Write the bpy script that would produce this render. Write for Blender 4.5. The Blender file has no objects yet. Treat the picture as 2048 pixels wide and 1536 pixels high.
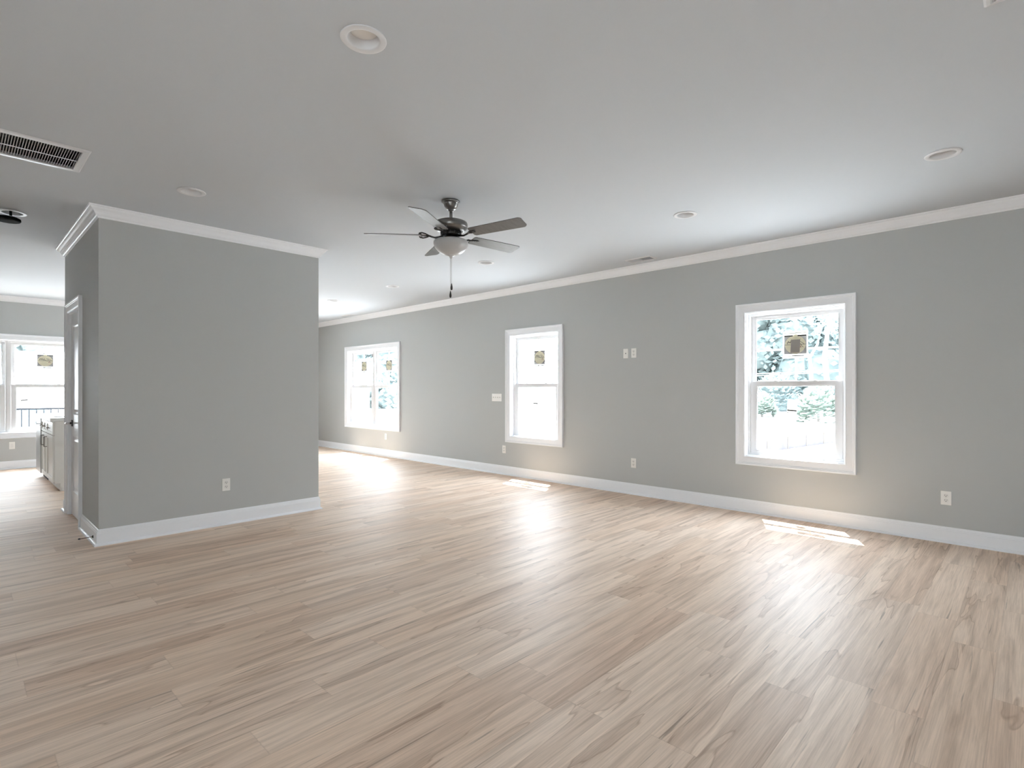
import bpy, bmesh, math, random
from mathutils import Vector, Matrix
random.seed(7)
S = bpy.context.scene
COL = S.collection
R = math.radians

# ------------------------------------------------------------------ camera
cam_d = bpy.data.cameras.new('camera'); cam = bpy.data.objects.new('camera', cam_d); COL.objects.link(cam)
CAM_H = 1.262
YAW = R(43.97)                       # angle of the view from the +X axis (right wall normal)
cam.location = (0, 0, CAM_H)
cam.rotation_euler = (R(90), 0, YAW - R(90))
cam_d.sensor_width = 36.0
cam_d.lens = 36.0 * 1079.0 / 2048.0
cam_d.shift_y = (779 - 768) / 2048.0
cam_d.clip_start = 0.05; cam_d.clip_end = 500
S.camera = cam

# ------------------------------------------------------------------ light and exposure
W = bpy.data.worlds.new('sky'); S.world = W; W.use_nodes = True
nt = W.node_tree; nt.nodes.clear()
wo = nt.nodes.new('ShaderNodeOutputWorld'); bg = nt.nodes.new('ShaderNodeBackground')
tc = nt.nodes.new('ShaderNodeTexCoord'); sp = nt.nodes.new('ShaderNodeSeparateXYZ')
rp = nt.nodes.new('ShaderNodeValToRGB')
rp.color_ramp.elements[0].position = 0.0; rp.color_ramp.elements[0].color = (0.96, 0.98, 1.0, 1)
rp.color_ramp.elements[1].position = 0.9; rp.color_ramp.elements[1].color = (0.72, 0.83, 1.0, 1)
nt.links.new(tc.outputs['Generated'], sp.inputs[0]); nt.links.new(sp.outputs['Z'], rp.inputs[0])
nt.links.new(rp.outputs[0], bg.inputs['Color']); nt.links.new(bg.outputs[0], wo.inputs['Surface'])
bg.inputs['Strength'].default_value = 4.4
sun_d = bpy.data.lights.new('sun', 'SUN'); sun = bpy.data.objects.new('sun', sun_d); COL.objects.link(sun)
sun_d.energy = 6.5; sun_d.angle = R(0.6); sun_d.color = (1.0, 0.96, 0.90)
sun.rotation_euler = Vector((0.36, 0.178, 1.0)).to_track_quat('Z', 'Y').to_euler()
sun.location = (10, 5, 30)
S.view_settings.view_transform = 'Standard'
S.view_settings.look = 'None'
S.view_settings.gamma = 1.0
S.view_settings.use_curve_mapping = False
S.view_settings.exposure = 2.6
try:
    S.cycles.max_bounces = 16; S.cycles.diffuse_bounces = 10; S.cycles.glossy_bounces = 6
    S.cycles.transparent_max_bounces = 12; S.cycles.sample_clamp_indirect = 8.0
    S.cycles.use_denoising = True
    S.cycles.caustics_reflective = False; S.cycles.caustics_refractive = False
except Exception:
    pass

# ------------------------------------------------------------------ dimensions (metres)
XR, YF, XL, YB, ZC = 5.69, 11.65, -3.4, -2.9, 2.74
PX0, PX1, PY0, PY1 = 0.818, 2.684, 5.43, 7.31         # the boxed-out closet
WT = 0.16                                              # outer wall thickness
ZG = -0.6                                              # outside ground

# ------------------------------------------------------------------ materials
def mat(name, color=(0.8, 0.8, 0.8), rough=0.5, metal=0.0, spec=0.5, bump=None, **kw):
    m = bpy.data.materials.new(name); m.use_nodes = True
    n = m.node_tree; b = n.nodes['Principled BSDF']
    b.inputs['Base Color'].default_value = (*color, 1); b.inputs['Roughness'].default_value = rough
    b.inputs['Metallic'].default_value = metal; b.inputs['Specular IOR Level'].default_value = spec
    if bump:
        sc, st, vec = bump
        t = n.nodes.new('ShaderNodeTexCoord'); mp = n.nodes.new('ShaderNodeMapping'); mp.inputs['Scale'].default_value = vec
        ns = n.nodes.new('ShaderNodeTexNoise'); ns.inputs['Scale'].default_value = sc; ns.inputs['Detail'].default_value = 3
        bp = n.nodes.new('ShaderNodeBump'); bp.inputs['Strength'].default_value = st; bp.inputs['Distance'].default_value = 0.002
        n.links.new(t.outputs['Object'], mp.inputs[0]); n.links.new(mp.outputs[0], ns.inputs['Vector'])
        n.links.new(ns.outputs['Fac'], bp.inputs['Height']); n.links.new(bp.outputs[0], b.inputs['Normal'])
    return m

def noisy(name, c1, c2, scale, rough=0.8, vec=(1, 1, 1), spec=0.3, translucent=0.0):
    m = mat(name, c1, rough, spec=spec); n = m.node_tree; b = n.nodes['Principled BSDF']
    t = n.nodes.new('ShaderNodeTexCoord'); mp = n.nodes.new('ShaderNodeMapping'); mp.inputs['Scale'].default_value = vec
    ns = n.nodes.new('ShaderNodeTexNoise'); ns.inputs['Scale'].default_value = scale; ns.inputs['Detail'].default_value = 5
    r = n.nodes.new('ShaderNodeValToRGB')
    r.color_ramp.elements[0].position = 0.35; r.color_ramp.elements[0].color = (*c1, 1)
    r.color_ramp.elements[1].position = 0.65; r.color_ramp.elements[1].color = (*c2, 1)
    n.links.new(t.outputs['Object'], mp.inputs[0]); n.links.new(mp.outputs[0], ns.inputs['Vector'])
    n.links.new(ns.outputs['Fac'], r.inputs[0]); n.links.new(r.outputs[0], b.inputs['Base Color'])
    return m

def paper(name, color, tr=0.5):
    m = bpy.data.materials.new(name); m.use_nodes = True; n = m.node_tree; n.nodes.clear()
    o = n.nodes.new('ShaderNodeOutputMaterial'); d = n.nodes.new('ShaderNodeBsdfDiffuse'); t = n.nodes.new('ShaderNodeBsdfTranslucent')
    mx = n.nodes.new('ShaderNodeMixShader'); mx.inputs[0].default_value = tr
    d.inputs['Color'].default_value = (*color, 1); t.inputs['Color'].default_value = (*color, 1)
    n.links.new(d.outputs[0], mx.inputs[1]); n.links.new(t.outputs[0], mx.inputs[2]); n.links.new(mx.outputs[0], o.inputs['Surface'])
    return m

def leaf(name, c1, c2, scale):
    m = noisy(name, c1, c2, scale, 0.6); n = m.node_tree; b = n.nodes['Principled BSDF']; o = n.nodes['Material Output']
    src = b.inputs['Base Color'].links[0].from_socket
    t = n.nodes.new('ShaderNodeBsdfTranslucent'); mx = n.nodes.new('ShaderNodeMixShader'); mx.inputs[0].default_value = 0.45
    n.links.new(src, t.inputs['Color']); n.links.new(b.outputs[0], mx.inputs[1]); n.links.new(t.outputs[0], mx.inputs[2]); n.links.new(mx.outputs[0], o.inputs['Surface'])
    return m

def glass_mat():
    m = bpy.data.materials.new('window_glass'); m.use_nodes = True; n = m.node_tree; n.nodes.clear()
    o = n.nodes.new('ShaderNodeOutputMaterial'); t = n.nodes.new('ShaderNodeBsdfTransparent'); g = n.nodes.new('ShaderNodeBsdfGlossy')
    t.inputs['Color'].default_value = (0.93, 0.965, 0.96, 1); g.inputs['Roughness'].default_value = 0.02
    ge = n.nodes.new('ShaderNodeNewGeometry'); dt = n.nodes.new('ShaderNodeVectorMath'); dt.operation = 'DOT_PRODUCT'
    n.links.new(ge.outputs['Incoming'], dt.inputs[0]); n.links.new(ge.outputs['Normal'], dt.inputs[1])
    def mt(op, a, c=None):
        x = n.nodes.new('ShaderNodeMath'); x.operation = op
        for i, v in enumerate((a, c)):
            if v is None: continue
            if hasattr(v, 'node'): n.links.new(v, x.inputs[i])
            else: x.inputs[i].default_value = v
        return x.outputs[0]
    sch = mt('ADD', mt('MULTIPLY', mt('POWER', mt('SUBTRACT', 1.0, mt('ABSOLUTE', dt.outputs['Value'])), 5.0), 0.9), 0.05)   # Schlick, same from both sides
    mx = n.nodes.new('ShaderNodeMixShader'); n.links.new(sch, mx.inputs[0])
    n.links.new(t.outputs[0], mx.inputs[1]); n.links.new(g.outputs[0], mx.inputs[2]); n.links.new(mx.outputs[0], o.inputs['Surface'])
    return m

M = {}
M['wall'] = mat('wall_paint', (0.480, 0.495, 0.492), 0.62, spec=0.35, bump=(260, 0.12, (1, 1, 1)))
M['ceil'] = mat('ceiling_paint', (0.575, 0.61, 0.65), 0.9, spec=0.2, bump=(220, 0.10, (1, 1, 1)))
M['trim'] = mat('trim_paint', (0.84, 0.86, 0.89), 0.42, spec=0.5)
M['muntin'] = paper('muntin_vinyl', (0.92, 0.92, 0.92), 0.25)
M['door'] = mat('door_paint', (0.74, 0.75, 0.77), 0.30, spec=0.5)
M['vinyl'] = mat('window_vinyl', (0.72, 0.72, 0.725), 0.35)
M['glass'] = glass_mat()
M['plate'] = mat('plate_plastic', (0.84, 0.83, 0.80), 0.35)
M['recep'] = mat('receptacle_plastic', (0.78, 0.77, 0.74), 0.4)
M['slot'] = mat('slot_black', (0.02, 0.02, 0.02), 0.6)
M['lamp_trim'] = mat('lamp_trim_white', (0.70, 0.71, 0.73), 0.45)
M['lens'] = mat('lamp_lens', (0.86, 0.86, 0.85), 0.25)
M['steel'] = mat('satin_nickel', (0.24, 0.235, 0.23), 0.33, metal=0.95)
M['dsteel'] = mat('dark_metal', (0.05, 0.05, 0.05), 0.35, metal=0.8)
M['chrome'] = mat('chrome', (0.7, 0.7, 0.7), 0.12, metal=1.0)
M['grille'] = mat('grille_enamel', (0.64, 0.65, 0.67), 0.4)
M['duct'] = mat('duct_dark', (0.05, 0.05, 0.055), 0.8)
M['bowl'] = mat('frosted_bowl', (0.46, 0.46, 0.46), 0.35)
M['cab'] = mat('cabinet_paint', (0.72, 0.715, 0.69), 0.4)
M['counter'] = noisy('quartz_counter', (0.86, 0.86, 0.85), (0.80, 0.80, 0.79), 40, 0.2, spec=0.5)
M['sink'] = mat('sink_steel', (0.45, 0.45, 0.45), 0.3, metal=0.9)
M['stainless'] = mat('stainless_front', (0.35, 0.35, 0.35), 0.3, metal=0.9, bump=(40, 0.1, (1, 1, 60)))
M['blackfix'] = noisy('dusty_black', (0.004, 0.004, 0.004), (0.016, 0.016, 0.016), 30, 0.85, spec=0.05)
M['rubber'] = mat('rubber_tip', (0.16, 0.08, 0.06), 0.7)

def blade_mat():
    m = noisy('blade_veneer', (0.13, 0.13, 0.128), (0.165, 0.165, 0.162), 9, 0.45, (1.5, 14, 1), 0.4)
    return m
M['blade'] = blade_mat()
M['st_white'] = paper('sticker_paper', (0.74, 0.74, 0.73), 0.4)
M['st_cream'] = paper('sticker_cream', (0.92, 0.88, 0.70), 0.55)
M['st_grey'] = paper('sticker_grey', (0.30, 0.29, 0.285), 0.4)
M['st_dark'] = paper('sticker_ink', (0.03, 0.028, 0.024), 0.1)
M['st_ink2'] = paper('sticker_script_ink', (0.22, 0.21, 0.16), 0.3)
M['st_note'] = paper('sticker_note', (0.42, 0.39, 0.36), 0.4)
M['st_red'] = paper('sticker_red', (0.7, 0.42, 0.32), 0.5)

def floor_mat():
    m = bpy.data.materials.new('vinyl_plank_floor'); m.use_nodes = True
    n = m.node_tree; b = n.nodes['Principled BSDF']; L = n.links.new
    def N(t, **k):
        x = n.nodes.new(t)
        for a, v in k.items(): setattr(x, a, v)
        return x
    def MA(op, a, c=None, d=None):
        x = N('ShaderNodeMath', operation=op)
        for i, v in enumerate((a, c, d)):
            if v is None: continue
            if hasattr(v, 'type') and hasattr(v, 'node'): L(v, x.inputs[i])
            else: x.inputs[i].default_value = v
        return x.outputs[0]
    def XYZ(a, c, d):
        x = N('ShaderNodeCombineXYZ')
        for i, v in enumerate((a, c, d)):
            if hasattr(v, 'node'): L(v, x.inputs[i])
            else: x.inputs[i].default_value = v
        return x.outputs[0]
    def NOISE(v, scale, detail=4, dist=0.0, rough=0.5):
        x = N('ShaderNodeTexNoise'); L(v, x.inputs['Vector']); x.inputs['Scale'].default_value = scale
        x.inputs['Detail'].default_value = detail; x.inputs['Distortion'].default_value = dist; x.inputs['Roughness'].default_value = rough
        return x.outputs['Fac']
    def RAMP(f, pts):
        x = N('ShaderNodeValToRGB'); L(f, x.inputs[0]); e = x.color_ramp.elements
        while len(e) < len(pts): e.new(0.5)
        for i, (p, c) in enumerate(pts):
            e[i].position = p; e[i].color = (*c, 1) if isinstance(c, tuple) else (c, c, c, 1)
        return x.outputs[0]
    def MUL(a, c, f=1.0):
        x = N('ShaderNodeMix', data_type='RGBA', blend_type='MULTIPLY'); x.inputs['Factor'].default_value = f
        if hasattr(f, 'node'): L(f, x.inputs['Factor'])
        L(a, x.inputs['A']);
        L(c, x.inputs['B']); return x.outputs['Result']
    def MIX(f, a, c):
        x = N('ShaderNodeMix', data_type='RGBA')
        L(f, x.inputs['Factor'])
        for s, v in (('A', a), ('B', c)):
            if hasattr(v, 'node'): L(v, x.inputs[s])
            else: x.inputs[s].default_value = (*v, 1)
        return x.outputs['Result']
    PW, PL_ = 0.178, 1.22
    tc = N('ShaderNodeTexCoord'); sx = N('ShaderNodeSeparateXYZ'); L(tc.outputs['Object'], sx.inputs[0])
    x, y = sx.outputs['X'], sx.outputs['Y']
    ry = MA('DIVIDE', MA('ADD', y, 0.06), PW); row = MA('FLOOR', ry); fy = MA('SUBTRACT', ry, row)
    wn = N('ShaderNodeTexWhiteNoise', noise_dimensions='1D'); L(row, wn.inputs['W'])
    rx = MA('ADD', MA('DIVIDE', x, PL_), wn.outputs['Value']); colm = MA('FLOOR', rx); fx = MA('SUBTRACT', rx, colm)
    wc = N('ShaderNodeTexWhiteNoise', noise_dimensions='3D'); L(XYZ(row, colm, 3.0), wc.inputs['Vector'])
    sc = N('ShaderNodeSeparateColor'); L(wc.outputs['Color'], sc.inputs[0])
    r1, r2, r3 = sc.outputs[0], sc.outputs[1], sc.outputs[2]
    base = RAMP(r1, [(0.0, (0.75, 0.57, 0.44)), (0.35, (0.82, 0.645, 0.505)), (0.7, (0.86, 0.70, 0.57)), (1.0, (0.78, 0.62, 0.495))])
    ox, oy = MA('MULTIPLY', r2, 53.0), MA('MULTIPLY', r3, 41.0)
    # broad streaks along the plank
    v1 = XYZ(MA('ADD', MA('MULTIPLY', x, 0.8), ox), MA('ADD', MA('MULTIPLY', y, 13.0), oy), r1)
    s1 = NOISE(v1, 1.5, 6, 0.5, 0.55)
    c = MUL(base, RAMP(s1, [(0.28, (0.64, 0.59, 0.55)), (0.46, (0.89, 0.87, 0.85)), (0.60, (1.06, 1.06, 1.06)), (0.8, (0.86, 0.84, 0.82))]), 0.78)
    # figure: darker heartwood with a crisp outline
    v2 = XYZ(MA('ADD', MA('MULTIPLY', x, 0.42), oy), MA('ADD', MA('MULTIPLY', y, 4.2), ox), r2)
    s2 = NOISE(v2, 1.35, 3, 0.7, 0.5)
    heart = RAMP(s2, [(0.0, 1.0), (0.555, 1.0), (0.562, (0.60, 0.52, 0.46)), (0.570, (0.84, 0.81, 0.79)), (0.63, (0.91, 0.89, 0.88)), (0.75, 1.0)])
    c = MUL(c, heart, 0.72)
    # fine grain
    v3 = XYZ(MA('ADD', MA('MULTIPLY', x, 2.2), ox), MA('ADD', MA('MULTIPLY', y, 95.0), oy), 0.0)
    s3 = NOISE(v3, 1.6, 5, 0.3, 0.65)
    c = MUL(c, RAMP(s3, [(0.3, (0.80, 0.78, 0.76)), (0.6, (1.03, 1.03, 1.03))]), 0.85)
    # dark mineral streaks and small knots
    v4 = XYZ(MA('ADD', MA('MULTIPLY', x, 0.8), oy), MA('ADD', MA('MULTIPLY', y, 26.0), ox), r3)
    s4 = NOISE(v4, 1.7, 4, 0.9, 0.5)
    c = MIX(RAMP(s4, [(0.65, 0.0), (0.72, 0.5)]), c, (0.17, 0.115, 0.080))
    # joints
    dy = MA('MULTIPLY', MA('MINIMUM', fy, MA('SUBTRACT', 1.0, fy)), PW)
    dx = MA('MULTIPLY', MA('MINIMUM', fx, MA('SUBTRACT', 1.0, fx)), PL_)
    dj = MA('MINIMUM', dy, dx)
    c = MUL(c, RAMP(MA('DIVIDE', dj, 0.004), [(0.0, (0.55, 0.50, 0.46)), (0.5, (0.9, 0.89, 0.88)), (1.0, 1.0)]), 0.32)
    L(c, b.inputs['Base Color'])
    rr = RAMP(s3, [(0.3, 0.52), (0.7, 0.43)]); L(rr, b.inputs['Roughness'])
    b.inputs['Specular IOR Level'].default_value = 0.22
    h = MA('ADD', MA('MULTIPLY', s3, 0.6), MA('MULTIPLY', MA('MINIMUM', MA('DIVIDE', dj, 0.003), 1.0), 0.8))
    v5 = XYZ(MA('MULTIPLY', x, 5.0), MA('MULTIPLY', y, 70.0), 0.0)
    h = MA('ADD', h, MA('MULTIPLY', NOISE(v5, 2.0, 3, 1.2), 0.9))
    bp = N('ShaderNodeBump'); bp.inputs['Strength'].default_value = 0.34; bp.inputs['Distance'].default_value = 0.0012
    L(h, bp.inputs['Height']); L(bp.outputs[0], b.inputs['Normal'])
    return m
M['floor'] = floor_mat()

# ------------------------------------------------------------------ mesh helpers
class MB:
    def __init__(s): s.v = []; s.f = []; s.sm = []
    def quad(s, pts, smooth=False):
        i = len(s.v); s.v += [tuple(p) for p in pts]; s.f.append(tuple(range(i, i + len(pts)))); s.sm.append(smooth)
    def box(s, a, b):
        x0, x1 = sorted((a[0], b[0])); y0, y1 = sorted((a[1], b[1])); z0, z1 = sorted((a[2], b[2]))
        i = len(s.v)
        s.v += [(x0, y0, z0), (x1, y0, z0), (x1, y1, z0), (x0, y1, z0), (x0, y0, z1), (x1, y0, z1), (x1, y1, z1), (x0, y1, z1)]
        for q in ((0, 3, 2, 1), (4, 5, 6, 7), (0, 1, 5, 4), (1, 2, 6, 5), (2, 3, 7, 6), (3, 0, 4, 7)):
            s.f.append(tuple(i + k for k in q)); s.sm.append(False)
    def obox(s, c, ax, ay, az):
        """box by centre and three half-axis vectors"""
        c, ax, ay, az = map(Vector, (c, ax, ay, az)); i = len(s.v)
        for k in ((-1, -1, -1), (1, -1, -1), (1, 1, -1), (-1, 1, -1), (-1, -1, 1), (1, -1, 1), (1, 1, 1), (-1, 1, 1)):
            s.v.append(tuple(c + ax * k[0] + ay * k[1] + az * k[2]))
        for q in ((0, 3, 2, 1), (4, 5, 6, 7), (0, 1, 5, 4), (1, 2, 6, 5), (2, 3, 7, 6), (3, 0, 4, 7)):
            s.f.append(tuple(i + k for k in q)); s.sm.append(False)
    def lathe(s, prof, c=(0, 0, 0), n=40, axis='Z', close=True):
        """prof: (radius, height) list"""
        i = len(s.v)
        for (r, h) in prof:
            for k in range(n):
                a = 2 * math.pi * k / n; u, w = r * math.cos(a), r * math.sin(a)
                p = (u, w, h) if axis == 'Z' else (h, u, w) if axis == 'X' else (w, h, u)
                s.v.append((p[0] + c[0], p[1] + c[1], p[2] + c[2]))
        for j in range(len(prof) - 1):
            for k in range(n):
                a, b_ = i + j * n + k, i + j * n + (k + 1) % n
                s.f.append((a, b_, b_ + n, a + n)); s.sm.append(True)
        if close:
            if prof[0][0] > 1e-5: s.f.append(tuple(i + k for k in range(n))[::-1]); s.sm.append(False)
            if prof[-1][0] > 1e-5: s.f.append(tuple(i + (len(prof) - 1) * n + k for k in range(n))); s.sm.append(False)
    def tube(s, pts, r, n=10, rads=None):
        pts = [Vector(p) for p in pts]; i = len(s.v); up = Vector((0, 0, 1))
        for j, p in enumerate(pts):
            t = (pts[min(j + 1, len(pts) - 1)] - pts[max(j - 1, 0)]).normalized()
            a = t.cross(up if abs(t.z) < 0.95 else Vector((1, 0, 0))).normalized(); b_ = t.cross(a)
            rr = rads[j] if rads else r
            for k in range(n):
                th = 2 * math.pi * k / n; s.v.append(tuple(p + a * rr * math.cos(th) + b_ * rr * math.sin(th)))
        for j in range(len(pts) - 1):
            for k in range(n):
                a, b_ = i + j * n + k, i + j * n + (k + 1) % n
                s.f.append((a, b_, b_ + n, a + n)); s.sm.append(True)
        s.f.append(tuple(i + k for k in range(n))); s.sm.append(False)
        s.f.append(tuple(i + (len(pts) - 1) * n + k for k in range(n))[::-1]); s.sm.append(False)
    def prism(s, poly, z0, z1):
        n = len(poly); i = len(s.v)
        s.v += [(p[0], p[1], z0) for p in poly] + [(p[0], p[1], z1) for p in poly]
        s.f.append(tuple(range(i + n - 1, i - 1, -1))); s.sm.append(False)
        s.f.append(tuple(range(i + n, i + 2 * n))); s.sm.append(False)
        for k in range(n):
            a, b_ = i + k, i + (k + 1) % n; s.f.append((a, b_, b_ + n, a + n)); s.sm.append(False)
    def xf(s, m):
        s.v = [tuple(m @ Vector(v)) for v in s.v]; return s
    def build(s, name, material, parent=None, bevel=0.0, recalc=True):
        me = bpy.data.meshes.new(name); me.from_pydata(s.v, [], s.f); me.update()
        for p, k in zip(me.polygons, s.sm): p.use_smooth = k
        bm = bmesh.new(); bm.from_mesh(me); bmesh.ops.remove_doubles(bm, verts=bm.verts, dist=1e-6)
        if recalc: bmesh.ops.recalc_face_normals(bm, faces=bm.faces)
        bm.to_mesh(me); bm.free()
        me.materials.append(material)
        o = bpy.data.objects.new(name, me); COL.objects.link(o)
        if parent: o.parent = parent
        if bevel:
            b = o.modifiers.new('bevel', 'BEVEL'); b.width = bevel; b.segments = 2; b.limit_method = 'ANGLE'
        return o

def tag(o, label=None, cat=None, group=None, kind=None):
    if label: o['label'] = label
    if cat: o['category'] = cat
    if group: o['group'] = group
    if kind: o['kind'] = kind
    return o
def empty(name, loc=(0, 0, 0), rz=0.0):
    o = bpy.data.objects.new(name, None); COL.objects.link(o); o.location = loc; o.rotation_euler = (0, 0, rz); o.empty_display_size = 0.1
    return o
def copy_tree(o, parent=None):
    c = o.copy(); COL.objects.link(c)
    if parent: c.parent = parent
    for ch in [k for k in KIDS.get(o.name, [])]: copy_tree(ch, c)
    return c
KIDS = {}
def kids(o, acc=None):
    """register an object's children for copying"""
    for x in bpy.data.objects:
        if x.parent is o: KIDS.setdefault(o.name, []).append(x); kids(x)
def dup(o):
    KIDS.clear(); kids(o); return copy_tree(o)
def struct(o): o['kind'] = 'structure'; return o

def slab_holes(u0, u1, w0, w1, holes, t0, t1):
    """plate in the (u, w) plane with rectangular holes, thickness t0..t1 -> list of quads in (u, t, w)"""
    us = sorted({u0, u1, *[h[0] for h in holes], *[h[1] for h in holes]}); ws = sorted({w0, w1, *[h[2] for h in holes], *[h[3] for h in holes]})
    def solid(i, j):
        if i < 0 or j < 0 or i >= len(us) - 1 or j >= len(ws) - 1: return False
        cu, cw = (us[i] + us[i + 1]) / 2, (ws[j] + ws[j + 1]) / 2
        return not any(h[0] < cu < h[1] and h[2] < cw < h[3] for h in holes)
    q = []
    for i in range(len(us) - 1):
        for j in range(len(ws) - 1):
            if not solid(i, j): continue
            a, b, c, d = us[i], us[i + 1], ws[j], ws[j + 1]
            for t in (t0, t1): q.append([(a, t, c), (b, t, c), (b, t, d), (a, t, d)])
            if not solid(i - 1, j): q.append([(a, t0, c), (a, t1, c), (a, t1, d), (a, t0, d)])
            if not solid(i + 1, j): q.append([(b, t0, c), (b, t1, c), (b, t1, d), (b, t0, d)])
            if not solid(i, j - 1): q.append([(a, t0, c), (b, t0, c), (b, t1, c), (a, t1, c)])
            if not solid(i, j + 1): q.append([(a, t0, d), (b, t0, d), (b, t1, d), (a, t1, d)])
    return q

def sweep_plan(path, prof, closed=False):
    """sweep a profile (out, z) along a plan polyline; 'out' points to the right of travel"""
    n = len(path); m = MB(); rings = []
    for i, p in enumerate(path):
        p = Vector(p)
        if closed or 0 < i < n - 1:
            a = (p - Vector(path[(i - 1) % n])).normalized(); b = (Vector(path[(i + 1) % n]) - p).normalized()
        elif i == 0: a = b = (Vector(path[1]) - p).normalized()
        else: a = b = (p - Vector(path[i - 1])).normalized()
        na, nb = Vector((a.y, -a.x)), Vector((b.y, -b.x))
        mt = (na + nb) / (1 + na.dot(nb))
        rings.append([(p.x + mt.x * o, p.y + mt.y * o, z) for o, z in prof])
    k = len(prof)
    for i in range(n if closed else n - 1):
        A, B = rings[i], rings[(i + 1) % n]
        for j in range(k):
            m.quad([A[j], A[(j + 1) % k], B[(j + 1) % k], B[j]])
    if not closed:
        m.quad(rings[0][::-1]); m.quad(rings[-1])
    return m

def frame_sweep(x0, x1, z0, z1, prof, sides='LTRB'):
    """sweep a profile (outward offset, y) round a rectangle in x-z"""
    m = MB(); k = len(prof)
    def corner(cx, cz, sx, sz): return [(cx + sx * o, y, cz + sz * o) for o, y in prof]
    C = [corner(x0, z0, -1, -1 if 'B' in sides else 0), corner(x0, z1, -1, 1), corner(x1, z1, 1, 1), corner(x1, z0, 1, -1 if 'B' in sides else 0)]
    segs = [(0, 1), (1, 2), (2, 3)] + ([(3, 0)] if 'B' in sides else [])
    for a, b in segs:
        for j in range(k): m.quad([C[a][j], C[a][(j + 1) % k], C[b][(j + 1) % k], C[b][j]])
    if 'B' not in sides: m.quad(C[0]); m.quad(C[3])
    return m

CASING = [(-0.002, 0.0), (-0.002, -0.012), (0.004, -0.016), (0.010, -0.013), (0.012, -0.015), (0.060, -0.018), (0.063, -0.022), (0.070, -0.023),
          (0.074, -0.028), (0.086, -0.030), (0.090, -0.026), (0.090, 0.0)]
BASE = [(0, 0), (0.0145, 0), (0.0145, 0.098), (0.0120, 0.102), (0.0115, 0.110), (0.0085, 0.113), (0.0080, 0.119), (0.0045, 0.129), (0, 0.131)]
SHOE = [(0.0145, 0.0), (0.0315, 0.0), (0.0315, 0.006), (0.0300, 0.012), (0.0255, 0.0165), (0.0195, 0.019), (0.0145, 0.0195)]
CROWN = [(0, ZC - 0.090), (0.006, ZC - 0.090), (0.009, ZC - 0.083), (0.011, ZC - 0.076), (0.018, ZC - 0.072), (0.026, ZC - 0.062), (0.032, ZC - 0.049),
         (0.041, ZC - 0.037), (0.052, ZC - 0.028), (0.058, ZC - 0.020), (0.060, ZC - 0.012), (0.068, ZC - 0.010), (0.071, ZC - 0.0002), (0, ZC - 0.0002)]

# ------------------------------------------------------------------ the room shell
ROT_R, ROT_F, ROT_L, ROT_B = R(-90), 0.0, R(90), R(180)
WZ0, WZ1 = 0.577, 2.050
# openings: along-wall intervals in world coordinates
OPEN_R = [(1.237, 2.137, WZ0, WZ1), (4.617, 5.517, WZ0, WZ1), (8.414, 10.219, WZ0, WZ1)]
KX0, KW = -0.266, 0.876
OPEN_F = [(KX0, KX0 + 2 * KW, WZ0, WZ1), (2.35, 3.25, WZ0, WZ1)]  # second opening is an addition for light, hidden by the closet box
OPEN_L_ADDED = [(-2.5, -0.3, WZ0, WZ1)]  # invented opening out of view, lets daylight into the near room
OPEN_B = []
def wall(name, q, fn):
    m = MB()
    for p in q: m.quad([fn(*v) for v in p])
    return struct(m.build(name, M['wall']))
wall('wall_right', slab_holes(YB - WT, YF + WT, ZG - 0.02, ZC + 0.12, OPEN_R, 0, WT), lambda u, t, w: (XR + t, u, w))
wall('wall_far', slab_holes(XL, XR, ZG - 0.02, ZC + 0.12, OPEN_F, 0, WT), lambda u, t, w: (u, YF + t, w))
wall('wall_left', slab_holes(YB - WT, YF + WT, ZG - 0.02, ZC + 0.12, OPEN_L_ADDED, 0, WT), lambda u, t, w: (XL - t, u, w))
wall('wall_back', slab_holes(XL, XR, ZG - 0.02, ZC + 0.12, OPEN_B, 0, WT), lambda u, t, w: (u, YB - t, w))

# ceiling with the holes that lamps and grilles sit in
LAMPS = [(1.203, 2.030), (1.237, 4.518), (0.345, 6.130), (4.315, 0.404), (4.297, 2.112), (4.309, 4.577), (4.370, 6.593), (4.390, 8.354)]
RET = (-0.36, 0.60, 4.205, 4.665)          # return grille x0 x1 y0 y1
REGS = [(5.335, 5.500, 3.035, 3.365), (5.40, 5.565, 9.62, 9.95), (2.44, 2.77, -0.06, 0.135)]
holes = [(x - 0.0655, x + 0.0655, y - 0.0655, y + 0.0655) for x, y in LAMPS]
holes.append((RET[0] + 0.03, RET[1] - 0.03, RET[2] + 0.03, RET[3] - 0.03))
holes += [(a + 0.02, b - 0.02, c + 0.02, d - 0.02) for a, b, c, d in REGS]
m = MB()
for q in slab_holes(XL - WT, XR, YB, YF, holes, ZC, ZC + 0.10): m.quad([(u, w, t) for u, t, w in q])
struct(m.build('ceiling', M['ceil']))
m = MB(); m.box((XL - WT, YB - WT, ZC + 0.22), (XR + WT, YF + WT, ZC + 0.30)); struct(m.build('roof_deck', M['ceil']))
m = MB(); m.box((XL, YB, -0.20), (XR, YF, 0.0)); struct(m.build('floor', M['floor']))

# closet box
m = MB(); T = 0.115
DY0, DY1, DZ = 6.302, 7.020, 2.035
for q in slab_holes(PY0, PY1, 0.0, ZC, [(DY0, DY1, -1, DZ)], 0, T): m.quad([(PX0 + t, u, w) for u, t, w in q])
m.box((PX0 + T, PY0, 0), (PX1, PY0 + T, ZC)); m.box((PX1 - T, PY0 + T, 0), (PX1, PY1, ZC)); m.box((PX0 + T, PY1 - T, 0), (PX1 - T, PY1, ZC))
struct(m.build('wall_partition', M['wall']))

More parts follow.
